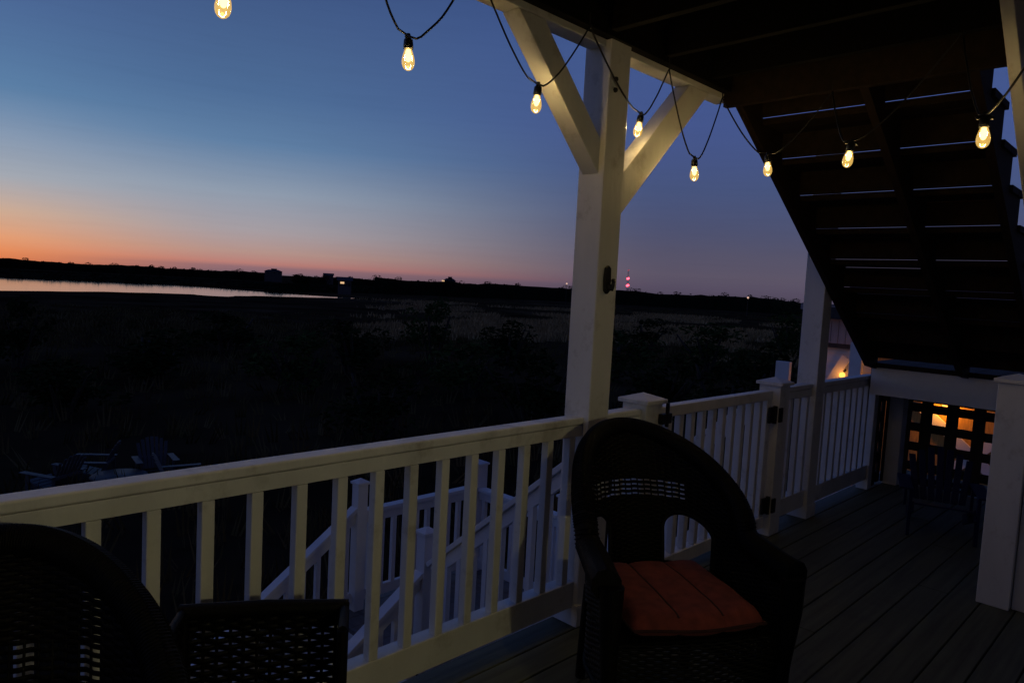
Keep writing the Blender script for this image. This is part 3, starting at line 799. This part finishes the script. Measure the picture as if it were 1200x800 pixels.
    def top(u, v):
        e = min(1, min(u, 1-u)/.09)*min(1, min(v, 1-v)/.10); e = max(0, e); rnd = math.sqrt(1-(1-e)**2)
        ch = abs(math.sin(math.pi*u*3))**.35
        crown = .010*math.sin(math.pi*u)*math.sin(math.pi*v)
        wr = .004*noise.noise((u*7, v*5, 3))
        return .455+rnd*(.038+.015*ch)+crown*rnd+wr*rnd
    vs = []; fs = []
    pos = lambda u, v: ((u-.5)*W*(1-.10*max(0, v-.4)), -.315+v*D+.014*math.cos(math.pi*(u-.5)*2)*-1*(1-v))
    for layer in (0, 1):
        for j in range(ny+1):
            for i in range(nx+1):
                u, v = i/nx, j/ny; x, y = pos(u, v)
                zt = top(u, v); vs.append((x, y, zt if layer else .455-(zt-.455)*.62))
    S_ = (nx+1)*(ny+1)
    for j in range(ny):
        for i in range(nx):
            a_ = j*(nx+1)+i; fs.append((a_+S_, a_+1+S_, a_+nx+2+S_, a_+nx+1+S_)); fs.append((a_, a_+nx+1, a_+nx+2, a_+1))
    cu.add(vs, fs, True); c_ = cu.build('seat_cushion', CUSH, t, rel=False)
    pp = MB(); rim_ = [(i/nx, 0) for i in range(nx+1)]+[(1, j/ny) for j in range(1, ny+1)]+[(1-i/nx, 1) for i in range(1, nx+1)]+[(0, 1-j/ny) for j in range(1, ny+1)]
    pp.tube([(*pos(u, v), .455) for u, v in rim_], .006, 6, False)
    for k_ in (1/3, 2/3): pp.tube([(*pos(k_, j/20), top(k_, j/20)+.001) for j in range(1, 20)], .0048, 6)
    pp.build('piping', PIPE, c_, rel=False)
    return t
CH = make_wicker('dark wicker armchair with red channelled cushion in front of the gate')
CH.location = (2.185, 1.32, 0); CH.rotation_euler = (0, 0, R(-32)); CH.scale = (.875, .89, .93)
c2 = dup(CH, (.185, 1.345, 0), R(-15), 'dark wicker armchair cut off by the lower left corner', scale=(.85, .85, .89))

# narrow square wicker basket between the chairs
t = thing('wicker_basket', 'square topped dark openwork wicker basket stand between the two armchairs', 'basket', (.815, 1.63, 0), R(-34))
Wb, Db, Hb = .40, .15, .632
def weave_panel(p, q, z0, z1):
    m_ = MB(); p, q = Vector(p), Vector(q); d_ = q-p; L_ = d_.length; d_.normalize(); nn = Vector((d_.y, -d_.x, 0)); z = z0; row = 0
    while z < z1:
        n_ = int(L_/.008); pts = []
        for i in range(n_+1):
            l = L_*i/n_; pts.append(p+d_*l+nn*(.005*math.sin(l/.033*math.pi+row*math.pi))+Vector((0,0,z)))
        hw = .0072; vs = []
        for c_ in pts: vs += [c_+nn*.002-Vector((0,0,hw)), c_+nn*.002+Vector((0,0,hw)), c_-nn*.002+Vector((0,0,hw)), c_-nn*.002-Vector((0,0,hw))]
        m_.add(vs, [(a*4+b_, a*4+(b_+1) % 4, (a+1)*4+(b_+1) % 4, (a+1)*4+b_) for a in range(n_) for b_ in range(4)], True)
        gap = z1-z
        z += .0172 if gap > .04 else .010; row += 1
    l = .016
    while l < L_:
        m_.tube([p+d_*l+Vector((0,0,z0)), p+d_*l+Vector((0,0,z1))], .0042, 6); 
        l += .033
    return m_
x0, x1, y0, y1 = -Wb/2, Wb/2, -Db/2, Db/2
for (p, q) in (((x0,y1,0),(x1,y1,0)),((x0,y0,0),(x1,y0,0)),((x0,y0,0),(x0,y1,0)),((x1,y0,0),(x1,y1,0))):
    weave_panel(p, q, .05 if p[1] == y1 and q[1] == y1 else .05, Hb-.03 if (p[1] == y1 and q[1] == y1) else (Hb-.17 if p[1] == q[1] else Hb-.03)).build('woven_panel', WICK, t, rel=False)
for (x, y) in ((x0,y0),(x1,y0),(x0,y1),(x1,y1)):
    a = MB(); a.tube([(x,y,.003),(x,y,(Hb-.01) if y > 0 else Hb-.01)], .013, 8); a.build('corner_post', WICK, t, rel=False)
a = MB()
a.tube([(x0-.01,y1,Hb-.022),(0,y1,Hb-.016),(x1+.01,y1,Hb-.022)], .021, 10)
a.tube([(x0,y0,Hb-.012),(x0,y1,Hb-.020)], .012, 8); a.tube([(x1,y0,Hb-.012),(x1,y1,Hb-.020)], .012, 8)
a.build('rim', WICK, t, rel=False)

# ------------------------------------------------------------------ slatted fan-back chairs
def make_adirondack(label, m_, group=None):
    t = thing('slatted_chair', label, 'chair', group=group)
    # faces -Y; back slats fan out
    for i in range(-3, 4):
        a = MB(); x0_, x1_ = i*.068, i*.088
        h = .90-.012*i*i; p = Vector((x0_, .16, .30)); q = Vector((x1_, .16+.28*(h-.30)/.6, h))
        a.beam(p, q, (1,0,0), (0,-.9,.42), .062, .02); a.build('back_slat', m_, t, .006, rel=False)
    for j in range(5):
        y = -.34+j*.105; z = .375-.11*j/4
        a = MB(); a.beam((-.255,y,z),(.255,y,z),(0,1,-.25),(0,.25,1),.095,.02); a.build('seat_slat', m_, t, .005, rel=False)
    for sg in (-1, 1):
        a = MB(); a.beam((.33*sg,-.42,.555),(.33*sg,.32,.535),(1,0,0),(0,0,1),.125,.022); a.build('armrest', m_, t, .006, rel=False)
        a = MB(); a.beam((.285*sg,-.33,.003),(.285*sg,-.33,.543),(1,0,0),(0,1,0),.03,.085); a.build('leg', m_, t, .004, rel=False)
        a = MB(); a.beam((.262*sg,-.36,.34),(.262*sg,.42,.06),(1,0,0),(0,.33,.94),.025,.12); a.build('leg', m_, t, .004, rel=False)
        a = MB(); a.beam((.30*sg,.27,.18),(.30*sg,.27,.525),(1,0,0),(0,1,0),.025,.06); a.build('arm_support', m_, t, .004, rel=False)
    a = MB(); a.beam((-.29,.285,.50),(.29,.285,.50),(0,1,0),(0,0,1),.03,.06); a.build('back_rail', m_, t, .004, rel=False)
    return t
ad = make_adirondack('navy blue slatted fan back chair in front of the orange lit lattice', NAVY)
ad.location = (5.40, 1.22, .002); ad.rotation_euler = (0, 0, R(-72)); ad.scale = (.66, .66, .57)
AG = 'pale slatted chairs in the yard below the railing'
spots = [((5.17,13.9,-2.9), R(70), 'pale slatted yard chair seen sideways just above the rail, rightmost of its group'),
         ((5.15,15.05,-2.9), R(-10), 'pale slatted yard chair with its fan back turned to the water, behind the sideways one'),
         ((4.2,15.6,-2.9), R(-120), 'dim slatted yard chair, second from the left of its group'),
         ((3.4,15.0,-2.9), R(-150), 'dimmest slatted yard chair, leftmost of its group above the rail')]
for p, rz, lab in spots: dup(ad, p, rz, lab, AG, scale=(1,1,1), material=GREYR)
ft = thing('fire_pit_table', 'low round pale table among the slatted yard chairs', 'table', (4.35,14.6,-2.9))
a = MB(); a.lathe([(.001,.42),(.48,.42),(.50,.40),(.48,.375),(.001,.375)], k=24); a.build('table_top', GREYR, ft, rel=False)
a = MB(); a.lathe([(.22,0),(.18,.1),(.18,.374)], k=16); a.build('base', GREYR, ft, rel=False)

# ------------------------------------------------------------------ neighbour's raised porch along the row
t = thing('neighbour_house', 'pale neighbouring house with board balcony and lap siding beyond the rail end', 'house', (14.5, 4, -2.9))
a = MB(); z = -2.9
while z < .62: a.add([(14.0,2.2,z),(14.0,5.42,z),(14.03,5.42,z+.15),(14.03,2.2,z+.15)], [(0,3,2,1)]); a.add([(14.0,2.2,z),(14.0,5.42,z),(14.03,5.42,z),(14.03,2.2,z)],[(0,1,2,3)]); z += .15
a.box(14.031, 15.2, 2.2, 5.42, -2.9, .62); a.build('lap_siding', SIDING, t)
a = MB(); a.box(13.88, 13.93, 2.2, 5.6, .66, .74); a.build('balcony_beam', ROOF, t)
a = MB(); y = 2.2
while y < 5.62: a.box(13.86, 13.885, y, y+.125, .745, 1.17); y += .137
a.box(13.85, 13.90, 2.2, 5.62, 1.1705, 1.20); a.build('balcony_boards', PINKW, t)
a = MB(); a.box(13.6, 15.5, 2.2, 5.45, 1.235, 1.42); a.build('balcony_canopy', ROOF, t)
a = MB(); a.box(15.3, 15.5, 2.2, 5.45, 1.425, 1.9); a.build('upper_wall', PINKW, t)
a = MB(); a.box(13.7, 13.8, 4.56, 4.78, -2.9, .80); a.build('corner_post', SIDING, t, .004)
a = MB(); a.box(13.4, 13.5, 5.75, 6.02, -2.9, .33); a.build('corner_post', SIDING, t, .004)
for p_, q_, sd in (((13.9,4.9,.5),(13.9,5.6,-.9),(0,.8,.5)), ((13.9,3.6,-.2),(13.9,2.2,-1.4),(0,.7,-.7)), ((13.95,3.2,-1.4),(13.95,2.3,-.5),(0,.7,.7))):
    a = MB(); a.beam(p_, q_, (1,0,0), sd, .05, .17); a.build('stair_stringer', SIDING, t)
a = MB(); a.box(13.965, 13.998, 2.25, 4.45, -1.5, .60); a.build('glow_tint_panel', mat('amber_glow_paint', (.50, .27, .06, 1), .5, .25, 6, .3, 30, stretch=(1,6,1)), t)  # added panel; amber of the lamp glow is put into its colour
BULB = emis('orange_lamp', (1, .38, .06, 1), 3)
for (y, z, p) in ((4.95, .16, 1.1), (3.2, -.15, 15)):
    q = MB(); q.box(13.90, 13.999, y-.03, y+.03, z+.06, z+.12); q.build('lamp_bracket', BLKMET, t)
    q = MB(); q.ball((13.90, y, z), .055, 8); q.build('lamp_globe', BULB, t)
    ld = bpy.data.lights.new('porch_lamp_light', 'POINT'); ld.energy = p; ld.color = (1,.36,.035); ld.shadow_soft_size = .05
    lo = bpy.data.objects.new('porch_lamp_light', ld); COL.objects.link(lo); lo.parent = t; lo.location = Vector((13.74, y, z+.02))-t.location

# ------------------------------------------------------------------ string lights
GL = bpy.data.materials.new('lit_bulb_glass'); GL.use_nodes = True
nt2 = GL.node_tree; nt2.nodes.clear()
o_ = nt2.nodes.new('ShaderNodeOutputMaterial'); tr_ = nt2.nodes.new('ShaderNodeBsdfTransparent'); gl_ = nt2.nodes.new('ShaderNodeBsdfGlossy'); gl_.inputs['Roughness'].default_value = .05
tr_.inputs[0].default_value = (1, .78, .42, 1)
em_ = nt2.nodes.new('ShaderNodeEmission'); em_.inputs[0].default_value = (1, .66, .18, 1); em_.inputs[1].default_value = .36
lw = nt2.nodes.new('ShaderNodeLayerWeight'); lw.inputs[0].default_value = .25
mx1 = nt2.nodes.new('ShaderNodeMixShader'); nt2.links.new(lw.outputs['Facing'], mx1.inputs[0]); nt2.links.new(tr_.outputs[0], mx1.inputs[1]); nt2.links.new(gl_.outputs[0], mx1.inputs[2])
ad1 = nt2.nodes.new('ShaderNodeAddShader'); nt2.links.new(mx1.outputs[0], ad1.inputs[0]); nt2.links.new(em_.outputs[0], ad1.inputs[1])
nt2.links.new(ad1.outputs[0], o_.inputs[0])
CORE = emis('bulb_core', (1, .86, .50, 1), 3.2)
TIP = emis('bulb_tip', (1, .80, .36, 1), 1.6)
LAMP_W = 2.4; ADDED_LANTERN_W = 25
gprof = [(.0125,0),(.0135,-.006),(.0175,-.018),(.0222,-.034),(.0245,-.048),(.0238,-.060),(.0200,-.071),(.0135,-.079),(.006,-.083),(.0004,-.084)]
def make_bulb(label):
    t = thing('string_bulb', label, 'light bulb', group='lit string light bulbs along the porch')
    s = MB(); s.lathe([(.0003,.052),(.007,.052),(.0085,.046),(.010,.034),(.0165,.030),(.0185,.010),(.0180,-.004),(.0125,-.005)], k=14)
    s.tube([(-.030,0,.030),(-.012,0,.036),(0,0,.037),(.012,0,.036),(.030,0,.028)], [.0065,.008,.009,.008,.0065], 8)
    s.build('socket', BLACK, t, rel=False)
    g_ = MB(); g_.lathe(gprof, k=20); gb = g_.build('glass', GL, t, rel=False)
    f = MB(); f.lathe([(.0003,-.004),(.0080,-.006),(.0105,-.016),(.0125,-.030),(.0110,-.042),(.0065,-.050),(.0003,-.053)], k=14); f.build('filament', CORE, gb, rel=False)
    f = MB(); f.ball((.001,0,-.071), .0055, 6); f.build('tip', TIP, gb, rel=False)
    ld = bpy.data.lights.new('bulb_light', 'POINT'); ld.energy = LAMP_W; ld.color = (1, .88, .60); ld.shadow_soft_size = .016
    lo = bpy.data.objects.new('bulb_light', ld); COL.objects.link(lo); lo.parent = t; lo.location = (0,0,-.03)
    return t
BP = [((.795,1.88,2.195), 40, 'lit string bulb at the top left, cut by the upper edge of the photo'),
      ((1.39,1.90,2.215), 38, 'lit string bulb hanging against open sky, second from the left'),
      ((2.008,1.915,2.213), 35, 'lit string bulb in front of the left knee brace'),
      ((2.664,1.905,2.239), 30, 'lit string bulb between the post and the right knee brace'),
      ((2.971,1.80,2.086), 28, 'lit string bulb hanging just below the right knee brace'),
      ((3.334,1.62,2.148), 20, 'lit string bulb at the edge of the dark stair underside against sky'),
      ((3.10,1.152,2.118), -70, 'lit string bulb under the dark stair near its middle stringer'),
      ((2.76,.606,2.085), -65, 'lit string bulb near the right end of the dark stair underside')]
HID = [((.15,1.88,2.2),40),((-.5,1.88,2.18),40),((-1.15,1.88,2.2),40)]
b0 = None
for p, rz, lab in BP:
    if b0 is None: b0 = make_bulb(lab); b0.location = p; b0.rotation_euler = (R(4), R(3), R(rz)); b0.scale = (.85,.85,.85); continue
    o = dup(b0, p, R(rz), lab); o.rotation_euler = (R(random.uniform(-9,9)), R(random.uniform(-9,9)), R(rz))
for p, rz in HID: dup(b0, p, R(rz), 'lit string bulb on the stretch of cord outside the photo', 'string bulbs outside the photo')
# cord
HK = [(-1.5,1.875,2.56),(-.82,1.875,2.56),(-.18,1.875,2.56),(.48,1.875,2.56),(1.186,1.885,2.56),(1.64,1.878,2.56),(2.219,1.852,2.51),(2.816,1.872,2.50),(3.306,1.872,2.48),(3.36,1.35,2.44),(3.1,.78,2.52),(2.3,.25,2.54)]
ud = bpy.data.objects['upper_deck']
for h in HK[3:10]:
    a = MB(); a.tube([(h[0],h[1],h[2]+.05),(h[0],h[1],h[2]+.012),(h[0]+.008,h[1],h[2]-.004),(h[0]+.012,h[1],h[2]+.008)], .0025, 5); a.build('cup_hook', BLKMET, ud)
order = [HID[2][0],HID[1][0],HID[0][0]]+[b_[0] for b_ in BP]
cm = MB(); pts = []
def seg(a_, b_, down):
    a_, b_ = Vector(a_), Vector(b_); out = []
    for i in range(12):
        u = i/12
        # hangs steeply by the hook and flattens into the socket
        v = u**.8 if down else 1-(1-u)**.8
        z = a_.z+(b_.z-a_.z)*(1-(1-u)**1.35 if down else u**1.35)
        w_ = .008*noise.noise((a_.x*9+u*4, b_.y*9, 2))
        out.append(Vector((a_.x+(b_.x-a_.x)*u+w_, a_.y+(b_.y-a_.y)*u+w_*.5, z)))
    return out
for i, bpos in enumerate(order):
    h0, h1 = HK[i], HK[i+1]; c_ = Vector(bpos)+Vector((0,0,.036)); d_ = (Vector(h1)-Vector(h0)); d_.z = 0; d_ = d_.normalized()*.03
    pts += seg(h0, c_-d_, True)+[c_]+seg(c_+d_, h1, False)
cm.tube(pts, .0037, 6)
t = tag(cm.build('string_light_cord', CORD), 'thin black string light cord looping from hook to hook under the beam', 'cord')

# house wall behind the viewer; bump-out added to shade the gate from the lantern
t = tag(MB().box(-3.5, 1.3, -1.75, -1.65, -2.9, 5.2).box(1.3, 8, -1.75, -.42, -2.9, 5.2).build('house_wall', HALLW), 'sided house wall along the back of the porch, with an added unseen bump-out', 'wall')

LX = .55
CLEAR = bpy.data.materials.new('clear_glass'); CLEAR.use_nodes = True
n9 = CLEAR.node_tree; n9.nodes.clear(); o9 = n9.nodes.new('ShaderNodeOutputMaterial'); a9 = n9.nodes.new('ShaderNodeBsdfTransparent'); g9 = n9.nodes.new('ShaderNodeBsdfGlossy'); m9 = n9.nodes.new('ShaderNodeMixShader')
g9.inputs['Roughness'].default_value = .1; m9.inputs[0].default_value = .06
n9.links.new(a9.outputs[0], m9.inputs[1]); n9.links.new(g9.outputs[0], m9.inputs[2]); n9.links.new(m9.outputs[0], o9.inputs[0])
# unseen wall lantern, added to throw warm light on the inner rail
t = thing('added_lantern', 'added lit black wall lantern on the house wall, unseen behind the viewer', 'lamp', (LX, -1.65, 1.85))
a = MB(); a.box(LX-.06, LX+.06, -1.648, -1.625, 1.74, 1.98); a.build('back_plate', BLKMET, t, .004)
a = MB(); a.tube([(LX,-1.624,1.93),(LX,-1.56,1.97),(LX,-1.50,1.95)], .010, 8); a.build('arm', BLKMET, t)
a = MB(); a.lathe([(.001,1.95),(.03,1.945),(.06,1.90),(.165,1.745),(.165,1.735),(.158,1.742),(.055,1.892),(.001,1.90)], (LX,-1.50,0), 24); a.build('hood', BLKMET, t)  # hood shaped to keep the added light off the upper post and braces
a = MB(); a.lathe([(.02,1.83),(.045,1.78),(.062,1.73),(.045,1.68),(.001,1.665)], (LX,-1.50,0), 14); a.build('glass', CLEAR, t)
ld = bpy.data.lights.new('added_lantern_light', 'POINT'); ld.energy = ADDED_LANTERN_W; ld.color = (1, .89, .46); ld.shadow_soft_size = .05
lo = bpy.data.objects.new('added_lantern_light', ld); COL.objects.link(lo); lo.parent = t; lo.location = Vector((LX,-1.50,1.725))-t.location

# ------------------------------------------------------------------ render settings
sc.render.engine = 'CYCLES'
sc.view_settings.view_transform = 'Standard'; sc.view_settings.look = 'None'; sc.view_settings.gamma = 1; sc.view_settings.exposure = 0
sc.cycles.use_denoising = True
sc.cycles.max_bounces = 8; sc.cycles.transparent_max_bounces = 12
sc.cycles.sample_clamp_indirect = 3
